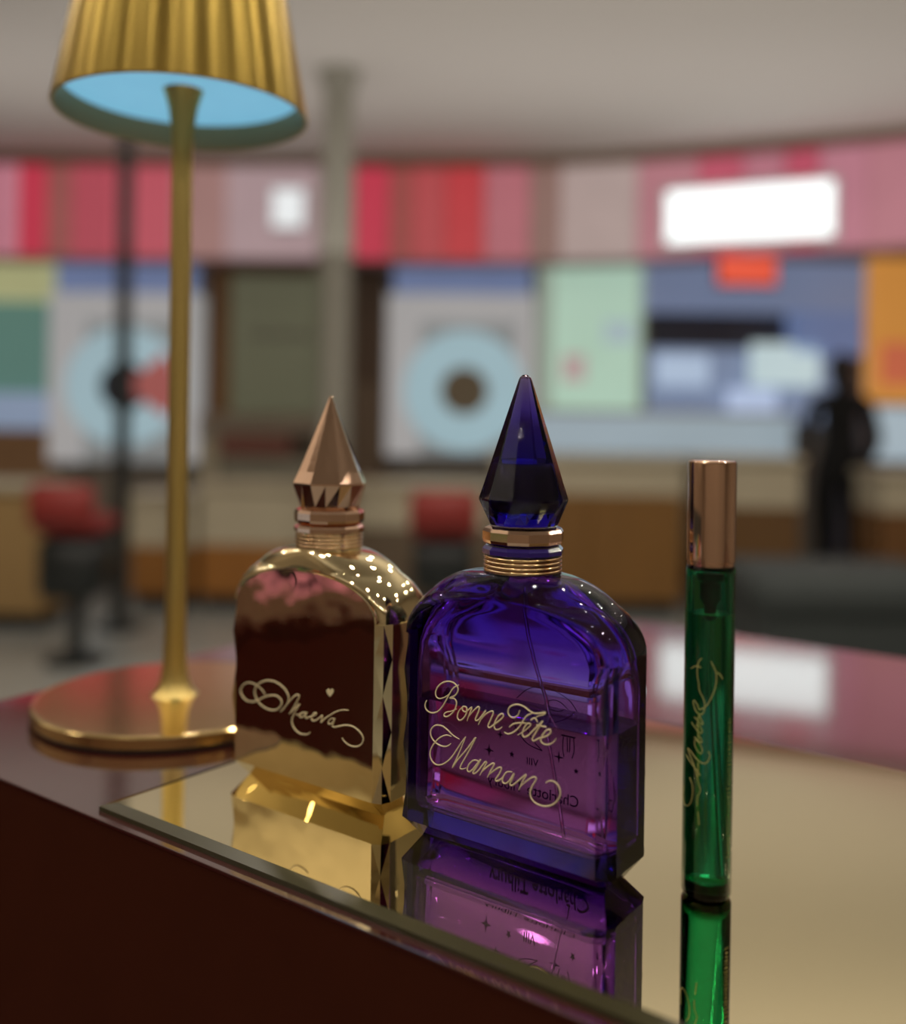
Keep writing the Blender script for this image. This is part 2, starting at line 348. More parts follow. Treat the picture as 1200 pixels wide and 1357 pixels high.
YW = 7.46
def disc_display(px, label, seed, wedge):
    x0, y0, x1, y1 = px
    o = org_of(x0, y1, x1, YW)
    t = thing('wall_display', label, 'display', o, 0)
    xm = (x0 + x1) / 2
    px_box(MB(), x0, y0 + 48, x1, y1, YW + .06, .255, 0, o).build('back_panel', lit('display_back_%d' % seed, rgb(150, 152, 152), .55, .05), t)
    px_box(MB(), x0 + 10, y0, x1 - 4, y0 + 46, YW + .02, .12, .01, o).build('header', lit('display_header_%d' % seed, rgb(112, 126, 164), .7, .12), t)
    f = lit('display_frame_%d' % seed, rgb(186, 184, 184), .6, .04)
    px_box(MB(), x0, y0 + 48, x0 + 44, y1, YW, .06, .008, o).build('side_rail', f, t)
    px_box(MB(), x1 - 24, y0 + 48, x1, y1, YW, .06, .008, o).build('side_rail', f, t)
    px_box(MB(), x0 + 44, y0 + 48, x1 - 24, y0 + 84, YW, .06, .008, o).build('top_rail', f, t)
    return t, o
t, o = disc_display((64, 340, 262, 612), 'pale framed display with a blue ring and red wedge behind the lamp stem', 1, True)
cx, cz = ray_xz(165, 512, YW - .01); r = 78 / FPX * YW
disc(MB(), cx - o[0], cz - o[2], -.03, r * .42, r, .05).build('ring', lit('ring_blue_a', rgb(170, 198, 208), .66, .06), t)
disc(MB(), cx - o[0], cz - o[2], -.03, 0, r * .41, .05).build('hub', mat('hub_dark', rgb(70, 78, 96), .5, vary=.1), t)
disc(MB(), cx - o[0], cz - o[2], -.045, r * .2, r * .9, .02, R(-35), R(40)).build('wedge', lit('wedge_red', rgb(166, 92, 88), .7, .1), t)
t, o = disc_display((512, 342, 708, 604), 'pale framed display with a light blue ring around a brown centre', 2, False)
cx, cz = ray_xz(615, 518, YW - .01); r = 80 / FPX * YW
disc(MB(), cx - o[0], cz - o[2], -.03, r * .40, r, .05).build('ring', lit('ring_blue_b', rgb(166, 196, 206), .68, .05), t)
disc(MB(), cx - o[0], cz - o[2], -.03, 0, r * .39, .05).build('hub', mat('hub_brown', rgb(142, 128, 104), .5, vary=.1), t)

# mint poster
o = org_of(716, 560, 852, YW)
t = thing('poster', 'mint green lit poster right of the purple stopper', 'poster', o)
px_box(MB(), 716, 340, 852, 560, YW + .03, .285, 0, o).build('frame', lit('poster_edge', rgb(152, 164, 150), .7), t)
px_box(MB(), 732, 350, 846, 545, YW, .03, .006, o).build('print', lit('poster_mint', rgb(186, 218, 198), .68, .10, 2.5), t)
px_box(MB(), 745, 470, 775, 505, YW - .01, .01, 0, o).build('pink_patch', lit('poster_pink', rgb(186, 160, 160), .75), t)
px_box(MB(), 800, 425, 840, 455, YW - .01, .01, 0, o).build('lilac_patch', lit('poster_lilac', rgb(170, 190, 196), .75), t)

# dark brown upright and green cabinet
o = org_of(466, 620, 512, YW)
t = thing('cabinet', 'narrow dark brown cabinet between the grey column and the ring display', 'cabinet', o)
px_box(MB(), 466, 352, 510, 740, YW + .03, .28, .01, o).build('body', mat('narrow_brown', rgb(112, 92, 72), .5, vary=.1), t)
px_box(MB(), 478, 356, 500, 505, YW, .03, .005, o).build('door', mat('narrow_door', rgb(84, 60, 40), .5, vary=.1), t)
o = org_of(272, 545, 418, YW)
t = thing('cabinet', 'olive green cabinet in a brown frame left of the grey column', 'cabinet', o)
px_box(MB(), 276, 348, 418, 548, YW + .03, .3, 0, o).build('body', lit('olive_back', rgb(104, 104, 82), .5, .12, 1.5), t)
px_box(MB(), 276, 348, 304, 548, YW, .03, .006, o).build('side_frame', mat('olive_frame', rgb(140, 100, 58), .5, vary=.1), t)
px_box(MB(), 304, 348, 418, 364, YW, .03, .006, o).build('top_frame', mat('olive_frame_top', rgb(118, 92, 66), .5, vary=.1), t)
px_box(MB(), 330, 440, 416, 446, YW, .06, .003, o).build('shelf', M_grey, t)
o = org_of(262, 650, 424, YW - .3)
t = thing('shelf_unit', 'grey brown shelf unit under the olive cabinet', 'shelf', o)
px_box(MB(), 262, 550, 424, 575, YW - .3, .28, .01, o).build('top', mat('shelf_top', rgb(150, 136, 120), .5, vary=.06), t)
px_box(MB(), 290, 577, 385, 604, YW - .28, .3, .01, o).build('drawer', mat('shelf_red', rgb(140, 88, 76), .5, vary=.1), t)
px_box(MB(), 262, 577, 288, 765, YW - .25, .24, .01, o).build('side', M_stone, t)
px_box(MB(), 290, 606, 424, 765, YW - .25, .24, .01, o).build('lower_front', mat('shelf_low', rgb(150, 146, 130), .5, vary=.06), t)

# tall shelves at the far left
o = org_of(-60, 650, 60, YW)
t = thing('shelf_unit', 'tall shelf unit with a teal back at the left edge', 'shelf', o)
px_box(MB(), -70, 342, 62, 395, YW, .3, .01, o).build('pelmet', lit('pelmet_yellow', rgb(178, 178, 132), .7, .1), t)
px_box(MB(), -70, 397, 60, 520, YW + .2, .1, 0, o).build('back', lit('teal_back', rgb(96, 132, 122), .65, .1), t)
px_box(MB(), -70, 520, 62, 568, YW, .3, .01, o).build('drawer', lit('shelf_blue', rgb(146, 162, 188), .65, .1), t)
px_box(MB(), -70, 570, 62, 760, YW, .3, .01, o).build('lower_front', mat('shelf_orange', rgb(166, 128, 92), .5, vary=.15), t)

# blue make-up counter on the right, under the white sign
YB = 7.46
o = org_of(856, 620, 1146, YB)
t = thing('shop_display', 'blue grey lit shop display under the white sign', 'display', o)
px_box(MB(), 856, 345, 1146, 412, YB, .3, .01, o).build('header', lit('blue_header', rgb(118, 130, 160), .7, .1, 1.5), t)
px_box(MB(), 862, 413, 1050, 462, YB + .2, .1, 0, o).build('dark_recess', mat('dark_recess', rgb(66, 62, 70), .6, vary=.2, scale=3), t)
px_box(MB(), 1052, 413, 1144, 470, YB, .3, .01, o).build('blue_panel', lit('blue_panel', rgb(104, 122, 164), .7, .1), t)
px_box(MB(), 862, 463, 1110, 560, YB + .15, .165, 0, o).build('back_panel', lit('display_mid', rgb(128, 142, 170), .7, .15, 1.5), t)
px_box(MB(), 870, 470, 940, 512, YB, .05, .01, o).build('screen', lit('screen_a', rgb(172, 190, 214), .85, .06), t)
px_box(MB(), 995, 455, 1086, 512, YB, .05, .01, o).build('screen', lit('screen_b', rgb(190, 210, 214), .85, .06), t)
px_box(MB(), 965, 515, 1030, 552, YB, .05, .01, o).build('screen', lit('screen_c', rgb(180, 196, 226), .85, .06), t)
px_box(MB(), 1112, 472, 1146, 760, YB + .02, .2, .01, o).build('side_panel', mat('display_side', rgb(96, 92, 102), .5, vary=.1), t)
# orange lit panel at the right edge
o = org_of(1150, 620, 1290, 6.9)
t = thing('wall_panel', 'orange lit wall panel at the right edge', 'panel', o)
px_box(MB(), 1152, 342, 1290, 535, 6.9, .1, .01, o).build('lit_face', lit('orange_face', rgb(206, 140, 66), .75, .12, 1.5), t)
px_box(MB(), 1168, 455, 1290, 510, 6.87, .03, .005, o).build('red_band', lit('orange_red', rgb(198, 104, 74), .75, .1), t)
px_box(MB(), 1164, 540, 1290, 612, 6.85, .15, .01, o).build('white_box', lit('white_box', rgb(170, 186, 196), .8, .06), t)
# white sign on the fascia and small orange-red sign hung below it
p, q = path_at(882, 285), path_at(1110, 285)
sx, sy = (p[0] + q[0]) / 2, (p[1] + q[1]) / 2
z0, z1 = CAM_Z + 1.20, CAM_Z + 1.605
t = thing('backlit_sign', 'long bright white backlit sign on the curved pink fascia', 'sign', (0, 0, 0))
strip(p, q, .05, .08, z0, z1).build('light_box', mat('sign_box', rgb(205, 205, 205), .4, vary=.03), t)
pi = (p[0] + .03, p[1] - .012); qi = (q[0] - .03, q[1] + .012)
strip(pi, qi, .13, .012, z0 + .03, z1 - .03).build('lit_face', lit('sign_face', (.93, 1.0, 1.0, 1), 1.3, .02), t)
p, q = path_at(362, 285), path_at(408, 285)
t = thing('backlit_sign', 'small soft white lit sign on the fascia left of the grey column', 'sign', (0, 0, 0))
strip(p, q, .04, .05, CAM_Z + 1.36, CAM_Z + 1.66).build('light_box', mat('small_sign_box', rgb(200, 200, 200), .4, vary=.03), t)
pi = (p[0] + .015, p[1]); qi = (q[0] - .015, q[1])
strip(pi, qi, .09, .01, CAM_Z + 1.375, CAM_Z + 1.645).build('lit_face', lit('small_sign_face', (.86, .90, .92, 1), .78, .04), t)
xo, zo = ray_xz(990, 355, 6.6)
t = thing('hanging_sign', 'small orange red lit sign hanging under the white sign', 'sign', (xo, 6.6, zo))
MB().box(-.21, .21, 0, .05, -.125, .14, .01).build('sign_box', mat('exit_box', rgb(150, 60, 40), .5, vary=.05), t)
MB().box(-.195, .195, -.008, 0, -.11, .125).build('lit_face', lit('exit_face', rgb(222, 84, 58), .9, .05), t)
MB().box(-.15, -.14, .02, .03, .14, FZ0 - zo + .02).build('hanger', M_blk, t)
MB().box(.14, .15, .02, .03, .14, FZ0 - zo + .02).build('hanger', M_blk, t)

# free-standing counters on the shop floor
def counter(px, Y, depth, label, front, name='shop_counter'):
    x0, y0, x1, y1 = px          # y0..y1: pale upper band; below it the wood front to the floor
    o = (ray_xz((x0 + x1) / 2, y1, Y)[0], Y, 0)
    t = thing(name, label, 'counter', o)
    xa, xb = ray_xz(x0, y1, Y)[0] - o[0], ray_xz(x1, y1, Y)[0] - o[0]
    zb = ray_xz((x0 + x1) / 2, y0, Y)[1]; zm = ray_xz((x0 + x1) / 2, y1, Y)[1]
    MB().box(xa - .02, xb + .02, -.03, depth, zb - .04, zb, .006).build('worktop', M_stone, t)
    MB().box(xa, xb, 0, depth - .03, zm, zb - .04).build('upper_band', M_stone, t)
    MB().box(xa + .03, xb - .03, .05, depth - .05, 0, .08).build('plinth', M_blk, t)
    n = max(1, round((xb - xa) / .45)); w = (xb - xa) / n
    MB().box(xa, xb, .02, depth - .04, .08, zm).build('carcass', front, t)
    for k in range(n):
        MB().box(xa + k * w + .004, xa + (k + 1) * w - .004, 0, .02, .085, zm - .004, .003).build('door', front, t)
    return t
counter((264, 640, 418, 722), 5.5, .4, 'wooden counter with a pale top left of the gold bottle', mat('counter_wood_a', rgb(158, 104, 44), .45, vary=.15, scale=6, stretch=(1, 1, .2)))
counter((172, 655, 256, 724), 5.5, .4, 'narrow wooden counter with a pale top seen behind the brass lamp stem', mat('counter_wood_b', rgb(152, 102, 46), .45, vary=.15, scale=6, stretch=(1, 1, .2)))
counter((470, 640, 648, 700), 5.5, .4, 'counter with a dark brown front between the two perfume bottles', mat('counter_wood_c', rgb(108, 92, 74), .45, vary=.15, scale=6, stretch=(1, 1, .2)))
counter((656, 605, 905, 655), 5.5, .4, 'wide brown counter right of the purple bottle', mat('counter_wood_d', rgb(132, 94, 46), .45, vary=.15, scale=6, stretch=(1, 1, .2)))
counter((926, 605, 1060, 672), 5.5, .4, 'dark brown counter behind the green spray', mat('counter_wood_e', rgb(108, 78, 44), .45, vary=.15, scale=6, stretch=(1, 1, .2)))
counter((1168, 625, 1290, 680), 5.6, .4, 'dark brown counter at the right edge behind the person', mat('counter_wood_f', rgb(118, 80, 42), .45, vary=.15, scale=6, stretch=(1, 1, .2)))
counter((-80, 640, 58, 645), 4.9, .4, 'tan wooden counter at the left edge', M_tan)
# long pale glass-topped counter under the blue display
o = org_of(770, 620, 1066, 6.7)
t = thing('glass_counter', 'pale blue lit glass counter under the blue display', 'counter', (o[0], 6.7, 0))
xa, xb = ray_xz(712, 580, 6.7)[0] - o[0], ray_xz(1050, 580, 6.7)[0] - o[0]
zt = ray_xz(930, 545, 6.7)[1]; zl = ray_xz(930, 602, 6.7)[1]
MB().box(xa, xb, -.02, .6, zt - .03, zt, .005).build('worktop', M_frame, t)
MB().box(xa, xb, 0, .58, zl, zt - .03).build('lit_case', lit('case_blue', rgb(160, 176, 186), .72, .1, 1.5), t)
MB().box(xa, xb, .02, .56, .06, zl).build('base', M_stone, t)
MB().box(xa + .02, xb - .02, .05, .5, 0, .06).build('plinth', M_blk, t)

# red stools
def stool(px, py, w, Y, label):
    x, z = ray_xz(px, py, Y)             # px, py: centre of the red back and seat
    s = w / FPX * Y
    t = thing('stool', label, 'stool', (x, Y, 0), 0, None)
    MB().box(-s / 2, s / 2, -.17, .17, z - .10, z - .02, .03).build('seat', M_red, t, smooth=50)
    MB().box(-s / 2, s / 2, -.22, -.16, z - .06, z + .13, .025).build('backrest', M_red, t, smooth=50)
    MB().lathe([(.035, .03), (.035, z - .10)], 20).build('pole', M_blk, t, smooth=40)
    MB().lathe([(s * .48, 0), (s * .48, .015), (s * .40, .03), (.035, .05)], 28).build('foot', M_blk, t, smooth=40)
    MB().box(-s * .46, s * .46, -.15, .15, .30, z - .11, .03).build('skirt', M_blk, t, smooth=50)
    return t
stool(104, 676, 84, 4.3, 'red upholstered stool on a black base at the left, before the black post')
stool(588, 682, 86, 4.6, 'red upholstered stool seen between the gold and purple stoppers')

# dark low bench at the right
xb0, zb0 = ray_xz(1010, 765, 3.6); xb1, _ = ray_xz(1290, 765, 3.6)
t = thing('bench', 'low dark grey upholstered bench behind the counter at right', 'bench', ((xb0 + xb1) / 2, 3.6, 0))
hw = (xb1 - xb0) / 2; zs = zb0
MB().box(-hw, hw, 0, .6, zs - .16, zs, .03).build('seat_cushion', M_dkgrey, t, smooth=50)
MB().box(-hw + .02, hw - .02, .02, .58, .10, zs - .16, .01).build('body', M_dkgrey, t)
for sx in (-1, 1):
    for yy in (.06, .52):
        MB().lathe([(.02, 0), (.025, .10)], 16, c=(sx * (hw - .08), yy)).build('foot', M_blk, t, smooth=40)
# burgundy display case left of the photographer: seen only mirrored in the gold bottle's front
M_burg = mat('burgundy_lacquer', rgb(58, 22, 20), .25, vary=.1, scale=3)
t = thing('display_case', 'dark burgundy display case standing left of the frame', 'cabinet', (-1.13, .2, 0))
MB().box(-.09, .09, -1.1, 1.0, .06, .805, .01).build('body', M_burg, t)
MB().box(-.07, .07, -1.07, .97, 0, .06).build('plinth', M_blk, t)
MB().box(-.1, .1, -1.12, 1.02, .805, .835, .005).build('top', M_burg, t)

# low gondola of coloured boxes by the left wall: seen only mirrored in the gold bottle
t = thing('shelf_unit', 'low display shelf with coloured lit boxes standing left of the frame', 'shelf', (-4.1, -.4, 0))
MB().box(-.2, .2, -1.6, 1.8, 0, .12).build('plinth', M_blk, t)
MB().box(-.2, .2, -1.6, 1.8, .12, .16, .005).build('shelf', M_stone, t)
MB().box(-.2, .15, -1.6, 1.8, .52, .55, .005).build('shelf', M_stone, t)
MB().box(-.2, -.17, -1.6, 1.8, .16, 1.2).build('back_board', M_dkgrey, t)
rr_ = random.Random(9)
bc = [(196, 120, 150), (90, 110, 70), (200, 170, 150), (60, 60, 80), (190, 110, 60), (170, 180, 190), (150, 60, 70)]
y_ = -1.5
for k in range(11):
    w_ = rr_.uniform(.16, .34)
    for z_ in (.16, .55):
        h_ = rr_.uniform(.14, .32)
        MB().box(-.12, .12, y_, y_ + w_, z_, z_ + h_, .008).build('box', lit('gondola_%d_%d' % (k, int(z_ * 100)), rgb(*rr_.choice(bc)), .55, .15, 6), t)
    y_ += w_ + rr_.uniform(.02, .09)
    if y_ > 1.45: break

# ------------------------------------------------------------------ person
M_coat = mat('black_cloth', rgb(13, 13, 15), .9, vary=.2, scale=14)
M_skin = mat('skin', rgb(150, 108, 88), .6, vary=.05)
M_hair = mat('hair_dark', rgb(34, 28, 28), .5, vary=.2, scale=30)
M_shoe = mat('shoe_black', rgb(18, 18, 20), .4, vary=.1)
def skin_mesh(name, verts, edges, radii, mats, parent, root=0, sub=2):
    me = bpy.data.meshes.new(name); me.from_pydata(verts, edges, [])
    for m_ in mats: me.materials.append(m_)
    o = bpy.data.objects.new(name, me); col.objects.link(o); o.parent = parent
    o.modifiers.new('skin', 'SKIN'); o.modifiers['skin'].use_smooth_shade = True
    o.modifiers.new('sub', 'SUBSURF').levels = sub; o.modifiers['sub'].render_levels = sub
    lay = me.skin_vertices[0].data
    for i, r_ in enumerate(radii):
        lay[i].radius = (r_, r_) if not isinstance(r_, tuple) else r_
        lay[i].use_root = (i == root)
    return o
YP = 6.3
xq, _ = ray_xz(1112, 600, YP)
person = thing('person', 'person in a black coat and trousers standing with back turned at right', 'person', (xq, YP, 0), R(172))
S = 1.57 / 1.75
V, E_, RR = [], [], []
def jt(p, r_, prev=None):
    V.append((p[0] * S, p[1] * S, p[2] * S)); RR.append(r_ * S)
    if prev is not None: E_.append((prev, len(V) - 1))
    return len(V) - 1
pel = jt((0, 0, .95), .135)
wst = jt((0, 0, 1.10), .115, pel); chs = jt((0, -.01, 1.28), .135, wst); upc = jt((0, .01, 1.40), .10, chs); nk = jt((0, .01, 1.49), .055, upc)
for s in (-1, 1):
    hip = jt((s * .10, 0, .86), .105, pel); kn = jt((s * .11, .0, .48), .068, hip); an = jt((s * .115, .02, .10), .045, kn)
    jt((s * .12, -.02, .05), .04, an); 
    sh = jt((s * .18, .01, 1.40), .062, upc); el = jt((s * .25, .03, 1.12), .046, sh)
    wr = jt((s * .22, -.12, .95), .032, el)
body = skin_mesh('body', V, E_, RR, [M_coat], person)
# shoes, hands, head, hair
for s in (-1, 1):
    MB().rings([[(s * .12 * S + a * .045 * w, y, z) for a, z in ((-1, 0), (1, 0), (1, .03), (.7, .03 + h), (-.7, .03 + h), (-1, .03))]
                for y, w, h in ((.07, .7, .05), (.04, .9, .07), (-.04, 1, .05), (-.12, .95, .03), (-.17, .6, .01))]).build('shoe', M_shoe, person, smooth=60)
    hv, he, hr = [], [], []
    def hj(p, r_, prev=None):
        hv.append((s * p[0] * S, p[1] * S, p[2] * S)); hr.append(r_)
        if prev is not None: he.append((prev, len(hv) - 1))
        return len(hv) - 1
    w0 = hj((.22, -.12, .95), .024); pm = hj((.215, -.165, .925), .030, w0)
    for k in range(4):
        ln = (.036, .042, .040, .030)[k]
        a = hj((.245 - k * .02, -.205, .905), .009, pm); b = hj((.243 - k * .02, -.205 - ln * .7, .885), .008, a); hj((.240 - k * .02, -.205 - ln * .9, .885 - ln * .8), .007, b)
    a = hj((.180, -.165, .925), .010, w0); hj((.165, -.195, .915), .008, a)
    skin_mesh('hand', hv, he, hr, [M_skin], person, sub=1)
def blob(mb, c, rx, ry, rz_, n=20, m=14, f=None):
    rs = []
    for i in range(m + 1):
        a = math.pi * i / m; ring = []
        for k in range(n):
            b = 2 * math.pi * k / n
            p = Vector((rx * math.sin(a) * math.cos(b), ry * math.sin(a) * math.sin(b), -rz_ * math.cos(a)))
            if f: p = f(p)
            ring.append(tuple(Vector(c) + p))
        rs.append(ring)
    return mb.rings(rs, False, False)
hc = (0, -.005 * S, 1.625 * S)
def face(p):
    p = p.copy()
    if p.z < 0: p.x *= 1 - .25 * (-p.z / .12); p.y -= .012 * (-p.z / .12)
    if p.y < -.05 and abs(p.x) < .018 and -.035 < p.z < .015: p.y -= .018   # nose
    if p.y < -.05 and .015 < abs(p.x) < .045 and 0 < p.z < .03: p.y += .006   # eye sockets
    return p
hd = blob(MB(), hc, .068, .086, .108, 32, 24, face).build('head', M_skin, person, smooth=80, merge=True)
for s in (-1, 1):
    blob(MB(), (hc[0] + s * .068, hc[1] + .005, hc[2] - .005), .010, .018, .028, 12, 8).build('ear', M_skin, hd, smooth=80, merge=True)
    blob(MB(), (hc[0] + s * .028, hc[1] - .070, hc[2] + .012), .011, .010, .008, 12, 8).build('eye', mat('eye_white', rgb(205, 200, 195), .3, vary=.02), hd, smooth=80, merge=True)
MB().box(-.022, .022, hc[1] - .088, hc[1] - .076, hc[2] - .056, hc[2] - .046, .003).build('mouth', mat('lips', rgb(140, 80, 76), .5, vary=.05), hd, smooth=60)
def hairf(p):
    p = p.copy()
    if p.y < -.03 and p.z < .05: p.y = max(p.y, -.045)
    if p.y > 0 and p.z < -.02: p.z *= 1.5
    return p
blob(MB(), (hc[0], hc[1] + .012, hc[2] + .014), .080, .092, .112, 28, 18, hairf).build('hair', M_hair, person, smooth=80, merge=True)

# ================================================================== COUNTER AND MIRROR
W_F = Vector((.815, -.579)).normalized()       # along the counter's front edge, towards the right
W_N = Vector((-W_F.y, W_F.x))                   # away from the camera
ZCNT = ZT - .0027
M_lacq = mat('burgundy_counter', rgb(64, 24, 20), 0.11, vary=.10, scale=25, spec=1.0, ior=1.75, coat=1.0, bump=.00002, bscale=260)
M_lacq_side = mat('burgundy_side', rgb(66, 30, 18), 0.6, vary=.12, scale=30, spec=.04)
a0 = Vector((-.169, .3647)); dist0 = a0.dot(W_N); s_left = -.4446; s_right = 1.35; depth = .425
def cpt(s, d): v = W_F * s + W_N * (dist0 + d); return (v.x, v.y)
def rounded(s0, s1, d0, d1, r, n=8):
    out = []
    for cxs, cyd, a in ((s1 - r, d0 + r, -90), (s1 - r, d1 - r, 0), (s0 + r, d1 - r, 90), (s0 + r, d0 + r, 180)):
        for k in range(n + 1):
            t = R(a + 90 * k / n); out.append((cxs + r * math.cos(t), cyd + r * math.sin(t)))
    return out
def poly(s0, s1, d0, d1, r): return [cpt(s, d) for s, d in rounded(s0, s1, d0, d1, r)]
cnt = thing('display_counter', 'dark burgundy lacquered display counter in the foreground carrying the mirror', 'counter', (0, 0, 0))
mb = MB()
top_rings = [[(x, y, z) for x, y in poly(s_left + i, s_right - i, i, depth - i, .012)] for i, z in ((0, ZCNT - .0012), (0, ZCNT - .0004), (.0001, ZCNT - .0001), (.0004, ZCNT))]
mb.rings(top_rings).build('top', M_lacq, cnt)
MB().rings([[(x, y, z) for x, y in poly(s_left + .002, s_right - .002, .0004, depth - .002, .011)] for z in (.06, ZCNT - .0012)]).build('front_panel', M_lacq_side, cnt, smooth=50)
MB().rings([[(x, y, z) for x, y in poly(s_left + .03, s_right - .03, .03, depth - .03, .02)] for z in (0, .06)]).build('plinth', M_blk, cnt, smooth=50)

# mirror sheet with a bevelled edge lying on the counter
M_mirror = mat('mirror_gold_tint', (.99, .87, .55, 1), 0.012, metal=1.0, vary=.01, scale=4)
M_bevel = mat('mirror_bevel', (.62, .60, .40, 1), 0.05, metal=1.0, vary=.03, scale=30)
M_bevel_front = mat('mirror_edge_dark_reflection', rgb(58, 54, 30), 0.3, vary=.08, scale=60, spec=.35)
A = Vector((-.1212, .3363)); sA = A.dot(W_F); dA = A.dot(W_N) - dist0
s1m = sA + .62; d1m = .216
Eg = Vector((.022, 0))
mir = thing('mirror_tray', 'gold tinted mirror with a slanted edge lying on the counter under the bottles', 'mirror', (0, 0, 0))
def q4(i, z): return [(*cpt(s, d), z) for s, d in ((sA + i, dA + i), (s1m - i, dA + i), (s1m - i, d1m - i), (sA + .010 + i, d1m - i))]
BV = .0042
zb_, zt_ = ZCNT, ZT
MB().rings([q4(BV, zt_), q4(BV, zb_ + .0001)][::-1]).build('mirror_face', M_mirror, mir)
ring4 = [q4(0, zb_), q4(0, zb_ + .0016), q4(BV - .00002, zt_ - .00001), q4(BV - .00002, zb_)]
for i in range(4):           # four bevel strips; the one along the counter's front edge has its dark reflection painted as colour
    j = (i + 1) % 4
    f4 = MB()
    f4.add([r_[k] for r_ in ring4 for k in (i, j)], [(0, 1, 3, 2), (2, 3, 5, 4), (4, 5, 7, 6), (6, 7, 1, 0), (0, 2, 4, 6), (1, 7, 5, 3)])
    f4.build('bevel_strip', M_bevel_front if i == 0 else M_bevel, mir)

# ================================================================== PERFUME BOTTLES
HB = dict(P=.0335, E=.0044, D=.0135, zs=.066, zp=.0808, zk=.088, rk=.0122)
def quad_upper(z, g=0.0, wcap=None):
    """quarter outline above the ledge; g shrinks it for the hollow inside"""
    P, E, D, zs, zp, zk, rk = (HB[k] for k in ('P', 'E', 'D', 'zs', 'zp', 'zk', 'rk'))
    Wm = P + E
    t = min(max((z - zs) / (zk - zs), 0), 1)
    Wz = rk + (Wm + .0006 - rk) * (1 - t ** 2.05) ** (1 / 2.05)
    tp = (z - zs) / (zp - zs)
    p = P * (1 - tp ** 2.2) ** (1 / 2.0) if tp < 1 else 0.0
    Dz = D if z < zp else D - (D - rk) * ((z - zp) / (zk - zp)) ** 1.5
    step = min(.0006, p * .05)
    n = 2.9 + (2.0 - 2.9) * t
    if g:
        Wz -= g; p = max(0, p - g); Dz -= g; step = 0
    pts = [(0, Dz), (p * .5, Dz), (p, Dz)]
    p2, D2 = p + step * .7, Dz - step
    K = 12
    for k in range(K + 1):
        a = math.pi / 2 * k / K
        pts.append((p2 + (Wz - p2) * math.sin(a) ** (2 / n), D2 * math.cos(a) ** (2 / n) if k < K else 0))
    return pts
def quad_lower(kind, ins=None):
    P, E, D = HB['P'], HB['E'], HB['D']
    F = (P, D); S = (P + E, D - E); Mx = (P + E / 2, D - E / 2)
    if kind == 'C': Mx = (P + E / 2 + .0010, D - E / 2 + .0010)
    W = (P + E, 0)
    if ins:
        ix, iy = ins
        F = (P - .001, D - iy); S = (P + E - ix, D - iy - .003); W = (P + E - ix, 0)
        Mx = ((F[0] + S[0]) / 2 + .0006, (F[1] + S[1]) / 2 + .0006)
    return [(0, F[1]), F, Mx, S, W]
def full(q):
    """quarter (front centre -> right centre) to a closed ccw ring seen from above"""
    a = [(x, -y) for x, y in q]; b = [(x, y) for x, y in q[::-1]][1:]
    c = [(-x, y) for x, y in q][1:]; d = [(-x, -y) for x, y in q[::-1]][1:-1]
    return a + b + c + d
def bottle_shell(mb):
    zs, zk = HB['zs'], HB['zk']
    zz = [zs + .0004, zs + .0012, zs + .0024] + [zs + (zk - zs) * t for t in (.16, .22, .28, .34, .40, .46, .52, .57, .61, .64, .665, .69, .72, .76, .81, .86, .91, .95, .98, 1.0)]
    rs = [[(x, y, z) for x, y in full(quad_upper(z))] for z in zz]
    # neck
    rk = HB['rk']; n = len(rs[0])
    rs.append([(x * .985, y * .985, zk + .0006) for x, y, _ in rs[-1]])
    rs.append([(x, y, zk + .0065) for x, y, _ in rs[-1]])
    mb.rings(rs, cap0=False, cap1=True)
    # faceted column of the body: rows pinch / crown alternately
    lv = [(zs, 'P'), (zs - .0114, 'C'), (zs - .0236, 'P'), (zs - .0358, 'C'), (zs - .0478, 'P'), (.0068, 'C')]
    rows = [[(x, y, z) for x, y in full(quad_lower(k))] for z, k in lv]
    base = [(x, y, 0) for x, y in full(quad_lower('B', (.0062, .0068)))]
    n2 = len(rows[0]); o = len(mb.v)
    allr = rows + [base]
    vs = [p for r_ in allr for p in r_]; fs = []
    def is_m(i): return i % 4 == 2
    for k in range(len(allr) - 1):
        kind = lv[k][1]
        for i in range(n2):
            j = (i + 1) % n2
            a, b, c, d = k * n2 + i, k * n2 + j, (k + 1) * n2 + j, (k + 1) * n2 + i
            if k == len(allr) - 2 or not (is_m(i) or is_m(j)):
                fs.append((a, b, c, d)); continue
            pin_up = kind == 'P'
            # the diagonal always leaves the pinched corner point
            if (is_m(i) and pin_up) or (is_m(j) and not pin_up): fs += [(a, b, c), (a, c, d)]
            else: fs += [(a, b, d), (b, c, d)]
    fs.append(tuple(reversed([(len(allr) - 1) * n2 + i for i in range(n2)])))
    mb.add(vs, fs)
    # ledge under the shoulder: fan between the two outlines
    up = rs[0]; lo = rows[0]
    ou, ol = len(mb.v), len(mb.v) + len(up)
    fs = []; i = j = 0; nu, nl = len(up), len(lo)
    def ang(p): return math.atan2(p[1] / HB['D'], p[0] / (HB['P'] + HB['E'])) + math.pi / 2
    au = [ang(p) % (2 * math.pi) for p in up]; al = [ang(p) % (2 * math.pi) for p in lo]
    au[0] = al[0] = 0.0
    au.append(2 * math.pi); al.append(2 * math.pi)
    while i < nu or j < nl:
        if j >= nl or (i < nu and au[i + 1] <= al[j + 1]):
            fs.append((ou + i % nu, ou + (i + 1) % nu, ol + j % nl)); i += 1
        else:
            fs.append((ol + j % nl, ou + i % nu, ol + (j + 1) % nl)); j += 1
    mb.add([*up, *lo], [tuple(v - len(mb.v) for v in f) for f in fs])
